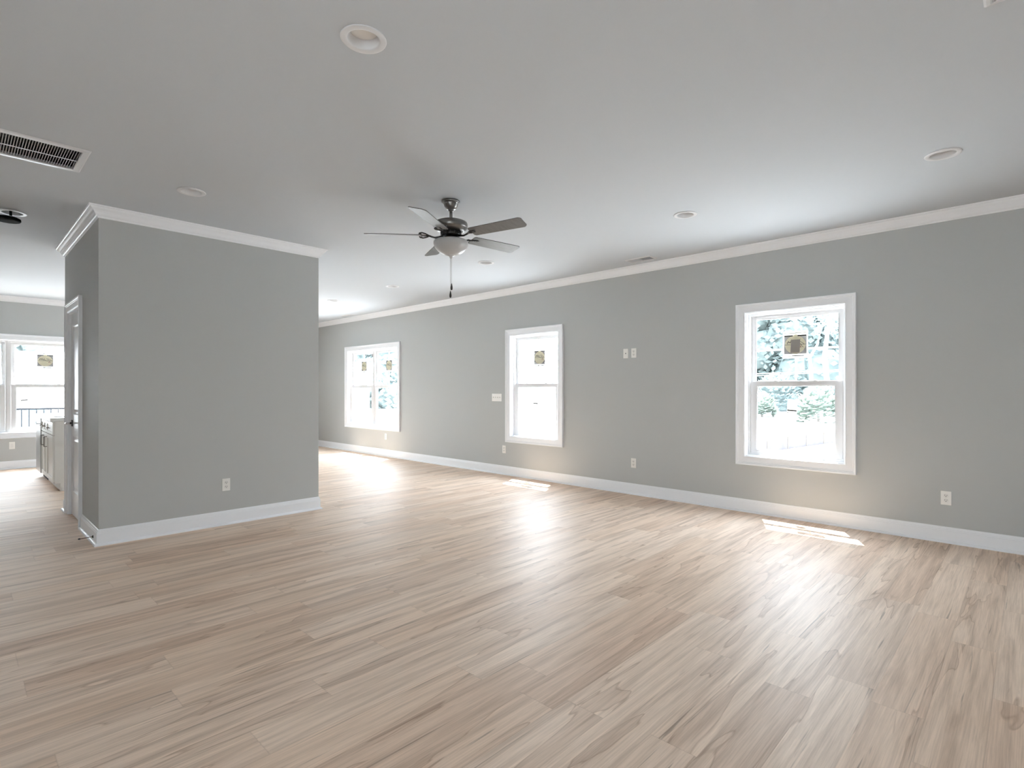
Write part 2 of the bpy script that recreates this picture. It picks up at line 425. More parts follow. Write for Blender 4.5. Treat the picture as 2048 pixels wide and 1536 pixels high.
def base(name, path, closed=False):
    o = struct(sweep_plan(path, BASE, closed).build(name, M['trim']))
    sweep_plan(path, SHOE, closed).build('shoe_moulding', M['trim'], o)
base('baseboard_right', [(XR, YF), (XR, YB)])
base('baseboard_far', [(XL, YF), (XR, YF)])
base('baseboard_left', [(XL, YB), (XL, YF)])
base('baseboard_back', [(XR, YB), (XL, YB)])
base('baseboard_partition', [(PX0, DY0 - 0.091), (PX0, PY0), (PX1, PY0), (PX1, PY1), (PX0, PY1), (PX0, DY1 + 0.091)])
struct(sweep_plan([(XL, YB), (XL, YF), (XR, YF), (XR, YB)], CROWN, True).build('trim_1', M['trim']))
struct(sweep_plan([(PX0, PY0), (PX1, PY0), (PX1, PY1), (PX0, PY1)], CROWN, True).build('trim_2', M['trim']))

# ------------------------------------------------------------------ windows
def portal(name, root, x, z, w, h):
    l = bpy.data.lights.new(name, 'AREA'); l.shape = 'RECTANGLE'; l.size = w; l.size_y = h
    l.cycles.is_portal = True
    o = bpy.data.objects.new(name, l); COL.objects.link(o)
    o.parent = root; o.location = (x, 0.155, z); o.rotation_euler = (R(-90), 0, 0)

def sash(x0, x1, z0, z1, y0, y1, st, tr, br, yg, name, parent, munt):
    m = MB()
    m.box((x0, y0, z0), (x0 + st, y1, z1)); m.box((x1 - st, y0, z0), (x1, y1, z1))
    m.box((x0 + st, y0, z0), (x1 - st, y1, z0 + br)); m.box((x0 + st, y0, z1 - tr), (x1 - st, y1, z1))
    # glazing bead
    b = 0.008; a0, a1, c0, c1 = x0 + st, x1 - st, z0 + br, z1 - tr
    for q in ((a0, a0 + b, c0, c1), (a1 - b, a1, c0, c1), (a0 + b, a1 - b, c0, c0 + b), (a0 + b, a1 - b, c1 - b, c1)):
        m.box((q[0], yg - 0.006, q[2]), (q[1], yg + 0.006, q[3]))
    s = m.build(name, M['vinyl'], parent, bevel=0.002)
    g = MB(); g.quad([(a0, yg, c0), (a1, yg, c0), (a1, yg, c1), (a0, yg, c1)]); g.build('glass_pane', M['glass'], s)
    if munt:
        cx, cz = (a0 + a1) / 2, (c0 + c1) / 2
        g = MB(); g.box((cx - 0.009, yg + 0.004, c0), (cx + 0.009, yg + 0.012, c1)); g.box((a0, yg + 0.005, cz - 0.009), (a1, yg + 0.011, cz + 0.009))
        g.build('muntin', M['muntin'], s)
    return s

def window(name, loc, rz, width, units):
    """origin at the opening's bottom centre on the room face; local +y is outside"""
    root = struct(empty(name, loc, rz)); H = WZ1 - WZ0; x0, x1 = -width / 2, width / 2
    frame_sweep(x0, x1, 0, H, CASING).build('casing', M['trim'], root)
    frame_sweep(x0 + 0.010, x1 - 0.010, 0.010, H - 0.010, [(0, -0.001), (0, 0.062), (0.0099, 0.062), (0.0099, -0.001)]).build('jamb', M['trim'], root)
    uw = width / units
    for k in range(units):
        a, b = x0 + k * uw, x0 + (k + 1) * uw; e0 = 0.0 if k == 0 else 0.002; e1 = 0.0 if k == units - 1 else 0.002
        fr = frame_sweep(a + 0.032, b - 0.032, 0.032, H - 0.032,
                         [(0, 0.055), (0, 0.072), (0.006, 0.072), (0.006, 0.084), (0, 0.084), (0, 0.135), (0.0315, 0.135), (0.0315, 0.055)]).build('frame', M['vinyl'], root)
        sash(a + 0.033, b - 0.033, 0.724, H - 0.034, 0.092, 0.112, 0.034, 0.030, 0.040, 0.102, 'upper_sash', root, True)
        lo = sash(a + 0.034, b - 0.034, 0.034, 0.764, 0.058, 0.088, 0.056, 0.040, 0.036, 0.072, 'lower_sash', root, False)
        for s in (-0.18, 0.18):
            c = (a + b) / 2 + s
            if uw > 0.6:
                q = MB(); q.box((c - 0.028, 0.060, 0.764), (c + 0.028, 0.080, 0.770)); q.lathe([(0.011, 0.770), (0.011, 0.776), (0.007, 0.779)], (c, 0.070, 0), 14)
                q.box((c - 0.004, 0.050, 0.7705), (c + 0.018, 0.066, 0.7755)); q.build('sash_lock', M['vinyl'], lo)
    if units > 1:
        q = MB(); q.box((-0.014, 0.050, 0.032), (0.014, 0.058, H - 0.032)); q.build('mullion', M['vinyl'], root)
    portal('daylight_portal', root, 0, H / 2, width, H)
    return root
wn = 0
def rwin(iv):
    global wn; wn += 1
    return window(f'window_{wn}', (XR, (iv[0] + iv[1]) / 2, WZ0), ROT_R, iv[1] - iv[0], 2 if iv[1] - iv[0] > 1.2 else 1)
for iv in OPEN_R[::-1]: rwin(iv)
wn = 4; window('window_4', (KX0 + KW, YF, WZ0), ROT_F, 2 * KW, 2)
window('window_5', (2.80, YF, WZ0), ROT_F, 0.9, 1)  # made-up window hidden behind the closet, brightens the far end
for i, iv in enumerate(OPEN_L_ADDED): window(f'window_{6 + i}', (XL, (iv[0] + iv[1]) / 2, WZ0), ROT_L, iv[1] - iv[0], 2)  # made-up left wall window, unseen, added only to light the room
for i, iv in enumerate(OPEN_B): window(f'window_{8 + i}', ((iv[0] + iv[1]) / 2, YB, WZ0), ROT_B, iv[1] - iv[0], 1)
# ------------------------------------------------------------------ closet door on the partition's left face (local +x = world -y, local +y = into the closet)
d = struct(empty('door_1', (PX0, (DY0 + DY1) / 2, 0), ROT_R)); hw = (DY1 - DY0) / 2
frame_sweep(-hw + 0.004, hw - 0.004, 0, DZ - 0.004, CASING, 'LTR').build('casing', M['trim'], d)
frame_sweep(-hw + 0.018, hw - 0.018, 0, DZ - 0.018, [(0, 0.0), (0, 0.020), (0.0, 0.115), (0.0175, 0.115), (0.0175, 0.0)], 'LTR').build('jamb', M['trim'], d)
m = MB(); sx0, sx1, sz0, sz1 = -hw + 0.021, hw - 0.021, 0.010, DZ - 0.021; y0, y1 = 0.016, 0.051
panels = [(sx0 + 0.105, sx1 - 0.105, 0.245, 0.800), (sx0 + 0.105, sx1 - 0.105, 1.015, sz1 - 0.125)]
for q in slab_holes(sx0, sx1, sz0, sz1, panels, y0, y1): m.quad([(u, t, w) for u, t, w in q])
for a, b, c, e in panels:                      # sloped sticking and raised field
    steps = [(0.0, y0), (0.012, y0 + 0.010), (0.022, y0 + 0.011), (0.050, y0 + 0.003), (0.052, y0 + 0.003)]
    for (o1, t1), (o2, t2) in zip(steps, steps[1:]):
        A = [(a + o1, t1, c + o1), (b - o1, t1, c + o1), (b - o1, t1, e - o1), (a + o1, t1, e - o1)]
        B = [(a + o2, t2, c + o2), (b - o2, t2, c + o2), (b - o2, t2, e - o2), (a + o2, t2, e - o2)]
        for k in range(4): m.quad([A[k], A[(k + 1) % 4], B[(k + 1) % 4], B[k]])
    o, t = steps[-1]; m.quad([(a + o, t, c + o), (b - o, t, c + o), (b - o, t, e - o), (a + o, t, e - o)])
door_leaf = m.build('door_leaf', M['door'], d)
hx = sx0 + 0.065; hz = 0.925                    # handle on the far side
q = MB(); q.box((hx - 0.032, y0 - 0.008, hz - 0.032), (hx + 0.032, y0, hz + 0.032)); hb = q.build('handle_rose', M['dsteel'], door_leaf, bevel=0.003)
q = MB(); q.tube([(hx, y0 - 0.006, hz), (hx, y0 - 0.050, hz)], 0.010, 14); q.tube([(hx, y0 - 0.052, hz), (hx + 0.05, y0 - 0.056, hz + 0.001), (hx + 0.105, y0 - 0.052, hz)], 0.0085, 12)
q.build('lever', M['chrome'], door_leaf)
for z in (0.22, 1.02, 1.80):
    q = MB(); q.tube([(sx1 + 0.001, y0 - 0.005, z - 0.045), (sx1 + 0.001, y0 - 0.005, z + 0.045)], 0.006, 12); q.box((sx1 - 0.012, y0 - 0.0015, z - 0.044), (sx1 + 0.001, y0, z + 0.044))
    q.build('hinge', M['dsteel'], door_leaf)

# ------------------------------------------------------------------ wall plates
def plate(name, wx, wz, rz, x, y, z, label, cat='outlet', group=None, kind='duplex', w=0.07, h=0.115, gangs=1):
    o = empty(name, (x, y, z), rz); tag(o, label, cat, group)
    m = MB(); m.box((-w / 2, -0.0065, -h / 2), (w / 2, 0.0, h / 2)); m.build('cover_plate', M['plate'], o, bevel=0.003)
    if kind == 'duplex':
        for s in (-1, 1):
            cz = s * 0.0195; q = MB(); n = 24; poly = []
            for k in range(n):
                a = 2 * math.pi * k / n; poly.append((0.0172 * math.cos(a), max(-0.0138, min(0.0138, 0.0172 * math.sin(a)))))
            q.prism(poly, 0.0, 0.0022); q.xf(Matrix.Translation((0, -0.0064, cz)) @ Matrix.Rotation(R(90), 4, 'X'))
            r = q.build('receptacle', M['recep'], o)
            q = MB(); q.box((-0.0078, -0.0091, cz - 0.001), (-0.0052, -0.0085, cz + 0.0085)); q.box((0.0052, -0.0091, cz + 0.0), (0.0078, -0.0085, cz + 0.0075))
            q.lathe([(0.0028, -0.0091), (0.0028, -0.0085)], (0, 0, cz - 0.0075), 12, 'Y'); q.build('slot', M['slot'], r)
        q = MB(); q.lathe([(0.0028, -0.0082), (0.0030, -0.0064)], (0, 0, 0), 12, 'Y'); q.build('screw', M['recep'], o)
    elif kind == 'cable':
        q = MB(); q.lathe([(0.0075, -0.0085), (0.0085, -0.0060)], (0, 0, 0), 20, 'Y'); r = q.build('grommet', M['recep'], o)
        q = MB(); q.lathe([(0.0052, -0.0105), (0.0055, -0.0084)], (0, 0, 0), 16, 'Y'); q.build('jack', M['slot'], r)
    elif kind == 'decora':
        q = MB(); q.box((-0.0165, -0.0085, -0.0335), (0.0165, -0.006, 0.0335)); q.build('receptacle', M['recep'], o, bevel=0.001)
    elif kind == 'switch':
        for k in range(gangs):
            cx = (k - (gangs - 1) / 2) * 0.046; q = MB(); q.box((cx - 0.005, -0.0080, -0.012), (cx + 0.005, -0.0060, 0.012))
            q.obox((cx, -0.011, 0.004), (0.0040, 0, 0), (0, 0.0075, 0.003), (0, -0.0016, 0.0042)); q.build('toggle', M['recep'], o)
    return o
G1 = 'duplex outlets along the long right wall'
E = 0.0
plate('wall_outlet', 0, 0, ROT_R, XR, 0.513, 0.367, 'white duplex outlet low on the wall right of the nearest window', group=G1)
plate('wall_outlet', 0, 0, ROT_R, XR, 3.453, 0.377, 'white outlet low on the right wall, straight below the upper pair of wall plates', group=G1)
plate('wall_outlet', 0, 0, ROT_R, XR, 5.649, 0.374, 'white outlet low on the right wall, under the left edge of the middle window', group=G1)
plate('wall_outlet', 0, 0, ROT_R, XR, 8.801, 0.373, 'white outlet low on the right wall, beneath the farthest twin window', group=G1)
plate('wall_outlet', 0, 0, ROT_R, XR, 3.450, 1.701, 'white outlet high on the right wall, right one of the upper pair')
plate('cable_plate', 0, 0, ROT_R, XR, 3.561, 1.700, 'white plate with black round jack, left of the pair high on the wall', cat='wall plate', kind='cable')
plate('light_switch', 0, 0, ROT_R, XR, 5.803, 1.142, 'wide white four-gang switch plate beside the middle window', cat='light switch', kind='switch', w=0.208, gangs=4)
plate('wall_outlet', 0, 0, ROT_F, 1.775, PY0, 0.373, 'white duplex outlet low on the grey closet wall facing the camera')
plate('wall_outlet', 0, 0, ROT_F, 0.653, YF, 0.374, 'white outlet on the far kitchen wall, below the kitchen window', kind='decora')

# ------------------------------------------------------------------ recessed ceiling lamps
def can_light():
    o = empty('recessed_light', (0, 0, ZC))
    m = MB(); m.lathe([(0.094, 0.0), (0.0955, -0.002), (0.094, -0.005), (0.088, -0.0062), (0.075, -0.0066), (0.068, -0.0058), (0.0655, -0.003)], (0, 0, 0), 56, close=False)
    m.lathe([(0.0655, -0.003), (0.0650, 0.002), (0.0610, 0.030), (0.0595, 0.032), (0.0575, 0.034)], (0, 0, 0), 56, close=False)
    m.build('trim_ring', M['lamp_trim'], o, recalc=False)
    m = MB(); m.lathe([(0.0595, 0.036), (0.056, 0.0315), (0.050, 0.0285), (0.036, 0.025), (0.018, 0.0232), (0.0001, 0.0228)], (0, 0, 0), 48, close=False)
    m.build('lens', M['lens'], o, recalc=False)
    m = MB(); m.lathe([(0.0575, 0.034), (0.0575, 0.085), (0.0001, 0.085)], (0, 0, 0), 32, close=False); m.build('housing', M['lamp_trim'], o)
    return o
LL = ['round white recessed light nearest the camera, upper left of the ceiling',
      'white recessed light between the return air grille and the ceiling fan',
      'white recessed ring with a dark fixture hanging under it, at the left edge',
      'white recessed light at the upper right, in front of the nearest right wall window',
      'white recessed light to the right of the ceiling fan, second in the long right row',
      'white recessed light just behind the lower right fan blade',
      'white recessed light seen left below the fan, fourth in the long right row',
      'farthest white recessed light, beside the closet wall edge']
cl = can_light(); lamps = []
for i, ((x, y), lb) in enumerate(zip(LAMPS, LL)):
    o = cl if i == 0 else dup(cl)
    lamps.append((o, (x, y), lb))
for o, (x, y), lb in lamps:
    o.location = (x, y, ZC); tag(o, lb, 'ceiling light', 'recessed ceiling lights')
# dark fixture below the kitchen-side ring
x, y = LAMPS[2][0] - 0.03, LAMPS[2][1] - 0.01
o = empty('ceiling_fixture', (x, y, ZC - 0.064)); tag(o, 'dusty black round fixture hanging below the white ring at the left edge of the ceiling', 'ceiling light')
m = MB(); n = 40
m.lathe([(0.0001, 0.012), (0.070, 0.013), (0.084, 0.006), (0.086, -0.008), (0.080, -0.016), (0.060, -0.019), (0.0001, -0.019)], (0, 0, 0), n, close=False)
m.build('body', M['blackfix'], o)
m = MB(); m.lathe([(0.070, 0.020), (0.078, 0.016), (0.084, 0.020), (0.080, 0.026), (0.070, 0.026)], (-0.012, 0.045, 0), n, close=False); m.build('rim', M['lamp_trim'], o)
m = MB(); m.lathe([(0.009, 0.012), (0.009, 0.085)], (0.02, 0.005, 0), 16); m.build('stem', M['blackfix'], o)

# ------------------------------------------------------------------ grilles
def louvre_box(name, x0, x1, y0, y1, label, cat, border, pitch, along_y=True, bars=0, two_way=False, group=None):
    cx, cy = (x0 + x1) / 2, (y0 + y1) / 2; o = empty(name, (cx, cy, ZC)); tag(o, label, cat, group)
    hx, hy = (x1 - x0) / 2, (y1 - y0) / 2; b = border
    fr = frame_sweep(-hx + b, hx - b, -hy + b, hy - b, [(0, 0.004), (0, -0.006), (0.004, -0.009), (b - 0.008, -0.007), (b, -0.001), (b, 0.0)])
    fr.v = [(v[0], v[2], v[1]) for v in fr.v]; fr.build('frame', M['grille'], o)
    m = MB(); ix, iy = hx - b, hy - b; d = 0.012; L_ = []
    if along_y:
        n = int(2 * ix / pitch)
        for k in range(n):
            x = -ix + (k + 0.5) * 2 * ix / n; m.obox((x, 0, 0.003), (0.0032, 0, 0.0062), (0, iy - 0.0004, 0), (0.0005, 0, -0.0003))
    else:
        n = int(2 * iy / pitch)
        for k in range(n):
            y = -iy + (k + 0.5) * 2 * iy / n; sgn = -1 if (two_way and y > 0) else 1
            m.obox((0, y, 0.0), (ix - 0.0004, 0, 0), (0, 0.0045 * sgn, 0.0052), (0, 0.0005, -0.0004 * sgn))
    m.build('louvres', M['grille'], o)
    if bars:
        m = MB(); m.box((-ix, -0.003, -0.0095), (ix, 0.003, -0.0055)); m.build('crossbar', M['grille'], o)
    m = MB(); e = 0.001
    a, c = ix + 0.0 - e, iy - e
    for qd in ([(-a, -c, 0.013), (-a, c, 0.013), (-a, c, 0.095), (-a, -c, 0.095)], [(a, -c, 0.013), (a, c, 0.013), (a, c, 0.095), (a, -c, 0.095)],
               [(-a, -c, 0.013), (a, -c, 0.013), (a, -c, 0.095), (-a, -c, 0.095)], [(-a, c, 0.013), (a, c, 0.013), (a, c, 0.095), (-a, c, 0.095)],
               [(-a, -c, 0.095), (a, -c, 0.095), (a, c, 0.095), (-a, c, 0.095)]): m.quad(qd)
    m.build('duct', M['duct'], o)
    return o
louvre_box('return_grille', *RET, 'long white return air grille with dark louvres at the left of the ceiling', 'vent', 0.042, 0.0128, True, 1)
louvre_box('ceiling_register', *REGS[0], 'small white ceiling register near the right wall, half of it dark', 'vent', 0.024, 0.0105, False, 0, True, 'ceiling registers')
louvre_box('ceiling_register', *REGS[1], 'tiny far ceiling register above the twin window', 'vent', 0.024, 0.0105, False, 0, True, 'ceiling registers')
louvre_box('ceiling_register', *REGS[2], 'register corner cut off by the top edge of the picture at right', 'vent', 0.024, 0.0105, False, 0, True, 'ceiling registers')

# ------------------------------------------------------------------ ceiling fan
FX, FY = 2.712, 3.281
fan = empty('ceiling_fan', (FX, FY, ZC)); tag(fan, 'five-bladed grey ceiling fan with frosted light bowl and pull chains', 'ceiling fan')
def zz(z): return z - ZC
m = MB(); m.lathe([(0.063, 0), (0.069, -0.004), (0.070, -0.012), (0.066, -0.017), (0.060, -0.019), (0.057, -0.026), (0.052, -0.045), (0.043, -0.060), (0.030, -0.068), (0.024, -0.071), (0.0001, -0.071)], (0, 0, -0.0002), 44)
m.build('canopy', M['steel'], fan)
m = MB(); m.lathe([(0.0125, -0.066), (0.0125, -0.170)], (0, 0, 0), 20); m.lathe([(0.021, -0.071), (0.021, -0.080), (0.013, -0.084)], (0, 0, 0), 24); m.build('downrod', M['steel'], fan)
DZF = -0.034
m = MB(); m.lathe([(0.018, -0.121), (0.060, -0.123), (0.108, -0.129), (0.126, -0.138), (0.131, -0.150), (0.131, -0.176), (0.128, -0.183), (0.122, -0.186), (0.116, -0.196), (0.098, -0.206), (0.080, -0.210)], (0, 0, DZF), 64)
mh = m.build('motor_housing', M['steel'], fan)
m = MB()
m.lathe([(0.078, -0.209), (0.078, -0.236), (0.070, -0.244), (0.044, -0.246)], (0, 0, DZF), 48)
for k in range(30):
    a = 2 * math.pi * k / 30; m.obox((0.079 * math.cos(a), 0.079 * math.sin(a), DZF - 0.222), (0.003 * math.cos(a), 0.003 * math.sin(a), 0), (-0.002 * math.sin(a), 0.002 * math.cos(a), 0), (0, 0, 0.012))
m.build('motor_vent', M['dsteel'], fan)
m = MB(); m.lathe([(0.043, -0.244), (0.043, -0.268), (0.050, -0.272), (0.050, -0.277), (0.040, -0.279)], (0, 0, DZF), 40); sh = m.build('switch_housing', M['steel'], fan)
m = MB(); prof = [(0.050, -0.276), (0.110, -0.276), (0.127, -0.280), (0.134, -0.288), (0.1355, -0.300), (0.132, -0.318), (0.121, -0.339), (0.103, -0.359), (0.080, -0.375), (0.052, -0.386), (0.025, -0.391), (0.0001, -0.393)]
m.lathe(prof, (0, 0, DZF), 64, close=False); bowl = m.build('light_bowl', M['bowl'], fan)
m = MB(); m.lathe([(0.034, -0.3885), (0.029, -0.395), (0.015, -0.400), (0.010, -0.405), (0.011, -0.410), (0.007, -0.417), (0.0001, -0.420)], (0, 0, DZF), 28); m.build('finial', M['bowl'], bowl)
for cx_, cy_, zb, zt in ((0.004, -0.003, -0.648, -0.446), (-0.003, 0.003, -0.708, -0.446)):
    m = MB(); m.tube([(cx_, cy_, zt), (cx_, cy_, zb)], 0.0012, 6)
    nb = int((zt - zb) / 0.006)
    c = m.build('pull_chain', M['steel'], fan)
    m = MB(); m.lathe([(0.0001, zb + 0.004), (0.003, zb), (0.005, zb - 0.010), (0.0082, zb - 0.028), (0.0085, zb - 0.040), (0.006, zb - 0.049), (0.0001, zb - 0.052)], (cx_, cy_, 0), 16); m.build('chain_fob', M['dsteel'], c)
BA0 = -6.0
for k in range(5):
    a = R(BA0 + 72 * k); rot = Matrix.Rotation(a, 4, 'Z')
    arm = MB()                                # blade iron: stem, then two curling prongs round the blade root
    arm.tube([(0.060, 0, -0.243), (0.095, 0, -0.252), (0.125, 0, -0.256), (0.150, 0, -0.250), (0.172, 0, -0.242)], 0.007, 10, [0.010, 0.008, 0.007, 0.007, 0.008])
    for s in (-1, 1):
        arm.tube([(0.165, 0, -0.243), (0.180, 0.018 * s, -0.243 + 0.003 * s), (0.200, 0.036 * s, -0.241 + 0.006 * s), (0.222, 0.046 * s, -0.240 + 0.008 * s), (0.240, 0.040 * s, -0.240 + 0.007 * s), (0.246, 0.024 * s, -0.240 + 0.004 * s)], 0.005, 8)
        arm.lathe([(0.0075, -0.2465), (0.0085, -0.240)], (0.232, 0.028 * s, 0.004 * s), 12)
    arm.tube([(0.165, 0, -0.243), (0.235, 0, -0.242)], 0.005, 8, [0.007, 0.0045]); arm.lathe([(0.0075, -0.2455), (0.0085, -0.240)], (0.212, 0, 0), 12)
    arm.xf(rot @ Matrix.Translation((0, 0, DZF))); arm.build('blade_iron', M['dsteel'], fan)
    # blade outline with rounded corners, slightly wider at the tip
    P = []
    def arc(cx, cy, r, a0, a1, n=7):
        for i in range(n + 1):
            t = R(a0 + (a1 - a0) * i / n); P.append((cx + r * math.cos(t), cy + r * math.sin(t)))
    w0, w1, x0b, x1b = 0.058, 0.066, 0.195, 0.672
    arc(x0b + 0.02, -w0 + 0.02, 0.02, 180, 270); arc(x1b - 0.030, -w1 + 0.030, 0.030, 270, 335); arc(x1b - 0.045, w1 - 0.040, 0.040, 20, 90); arc(x0b + 0.02, w0 - 0.02, 0.02, 90, 180)
    bl = MB(); bl.prism(P, -0.003, 0.003)
    bl.xf(rot @ Matrix.Translation((0, 0, -0.238 + DZF)) @ Matrix.Rotation(R(-13), 4, 'X'))
    bl.build('blade', M['blade'], fan, bevel=0.0012)

# ------------------------------------------------------------------ door stop on the closet baseboard
o = empty('door_stop', (PX0 - 0.0145, 5.570, 0.050), 0); tag(o, 'thin brass door stop sticking out of the baseboard at the closet corner', 'door stop')
m = MB(); m.lathe([(0.012, 0.0), (0.012, -0.004), (0.005, -0.008)], (0, 0, 0), 18, 'X'); m.build('flange', M['dsteel'], o)
m = MB(); m.tube([(-0.006, 0, 0), (-0.088, -0.004, -0.001)], 0.0030, 10); m.build('rod', M['rubber'], o)
m = MB(); m.lathe([(0.0055, -0.084), (0.006, -0.092), (0.0045, -0.099)], (0, -0.004, -0.001), 14, 'X'); m.build('rubber_tip', M['dsteel'], o)

# ------------------------------------------------------------------ kitchen run: two base cabinets, dishwasher, worktop, sink
def shaker(m, y0, y1, z0, z1, xf_, rail=0.055):
    """shaker front in the plane x = xf_, facing -x"""
    t = 0.019
    if z1 - z0 < 0.2: rail = 0.035
    for a, b, c, d_ in ((y0, y0 + rail, z0, z1), (y1 - rail, y1, z0, z1), (y0 + rail, y1 - rail, z0, z0 + rail), (y0 + rail, y1 - rail, z1 - rail, z1)): m.box((xf_ - t, a, c), (xf_, b, d_))
    m.box((xf_ - t * 0.5, y0 + rail, z0 + rail), (xf_, y1 - rail, z1 - rail))
def pull(m, y0, z0, y1, z1, x):
    m.tube([(x, y0, z0), (x - 0.030, y0, z0)], 0.004, 8); m.tube([(x, y1, z1), (x - 0.030, y1, z1)], 0.004, 8); m.tube([(x - 0.030, y0, z0), (x - 0.030, y1, z1)], 0.0055, 8)
CX = 0.872
def base_cabinet(ya, yb, label, ndoors):
    o = empty('base_cabinet', (CX + 0.28, (ya + yb) / 2, 0)); tag(o, label, 'cabinet', 'kitchen base cabinets')
    off = Vector((-(CX + 0.28), -(ya + yb) / 2, 0)); T_ = Matrix.Translation(off)
    m = MB(); 
    for q0, q1 in (((CX, ya, 0.10), (CX + 0.56, ya + 0.018, 0.868)), ((CX, yb - 0.018, 0.10), (CX + 0.56, yb, 0.868)), ((CX, ya + 0.018, 0.10), (CX + 0.56, yb - 0.018, 0.12)), ((CX + 0.545, ya + 0.018, 0.12), (CX + 0.56, yb - 0.018, 0.868)),
                   ((CX, ya + 0.018, 0.12), (CX + 0.018, yb - 0.018, 0.868))): m.box(q0, q1)
    m.box((CX + 0.055, ya, 0.0), (CX + 0.56, yb, 0.0995)); m.xf(T_).build('body', M['cab'], o)
    w = (yb - ya) / ndoors
    for k in range(ndoors):
        y0, y1 = ya + k * w + 0.004, ya + (k + 1) * w - 0.004
        m = MB(); shaker(m, y0, y1, 0.115, 0.690, CX); dd = m.xf(T_).build('door', M['cab'], o, bevel=0.001)
        m = MB(); py = y1 - 0.03 if k == 0 else y0 + 0.03; pull(m, py, 0.52, py, 0.65, CX - 0.019); m.xf(T_).build('pull', M['steel'], dd)
        m = MB(); shaker(m, y0, y1, 0.700, 0.855, CX); dd = m.xf(T_).build('drawer', M['cab'], o, bevel=0.001)
        m = MB(); cy = (y0 + y1) / 2; pull(m, cy - 0.065, 0.777, cy + 0.065, 0.777, CX - 0.019); m.xf(T_).build('pull', M['steel'], dd)
    return o
base_cabinet(8.675, 9.285, 'pale grey base cabinet at the near end of the kitchen run, plain side showing', 1)
base_cabinet(9.289, 9.880, 'pale grey kitchen base cabinet between the near cabinet and the dishwasher', 2)
o = empty('dishwasher', (CX + 0.27, 10.17, 0)); tag(o, 'stainless dishwasher at the far end of the kitchen cabinet run', 'dishwasher'); T_ = Matrix.Translation((-(CX + 0.27), -10.17, 0))
m = MB(); m.box((CX, 9.886, 0.10), (CX + 0.54, 10.455, 0.865)); m.box((CX + 0.05, 9.89, 0.0), (CX + 0.5, 10.45, 0.0995)); m.xf(T_).build('body', M['duct'], o)
m = MB(); m.box((CX - 0.028, 9.888, 0.105), (CX - 0.0005, 10.453, 0.862)); dd = m.xf(T_).build('door', M['stainless'], o, bevel=0.003)
m = MB(); pull(m, 9.93, 0.785, 10.41, 0.785, CX - 0.028); m.v = [(v[0], v[1], v[2]) for v in m.v]; m.xf(T_).build('handle', M['dsteel'], dd)
SX0, SX1, SY0, SY1 = 0.905, 1.340, 8.96, 9.262
m = MB()
for q in slab_holes(0.826, 1.480, 8.645, 10.475, [(SX0, SX1, SY0, SY1)], 0.8705, 0.910): m.quad([(u, w, t) for u, t, w in q])
o = m.build('worktop', M['counter'], None, bevel=0.003); tag(o, 'white stone worktop over the kitchen base cabinets and dishwasher', 'countertop')
m = MB(); b_ = 0.012; z0 = 0.70
for q in ([(SX0, SY0), (SX1, SY0)], [(SX1, SY0), (SX1, SY1)], [(SX1, SY1), (SX0, SY1)], [(SX0, SY1), (SX0, SY0)]):
    (a, b), (c, d_) = q; m.quad([(a, b, 0.8705), (c, d_, 0.8705), (c, d_, z0), (a, b, z0)])
m.quad([(SX0, SY0, z0), (SX1, SY0, z0), (SX1, SY1, z0), (SX0, SY1, z0)])
o = m.build('sink', M['sink']); tag(o, 'undermount steel sink basin set into the white kitchen worktop', 'sink')
o.modifiers.new('thick', 'SOLIDIFY').thickness = 0.004

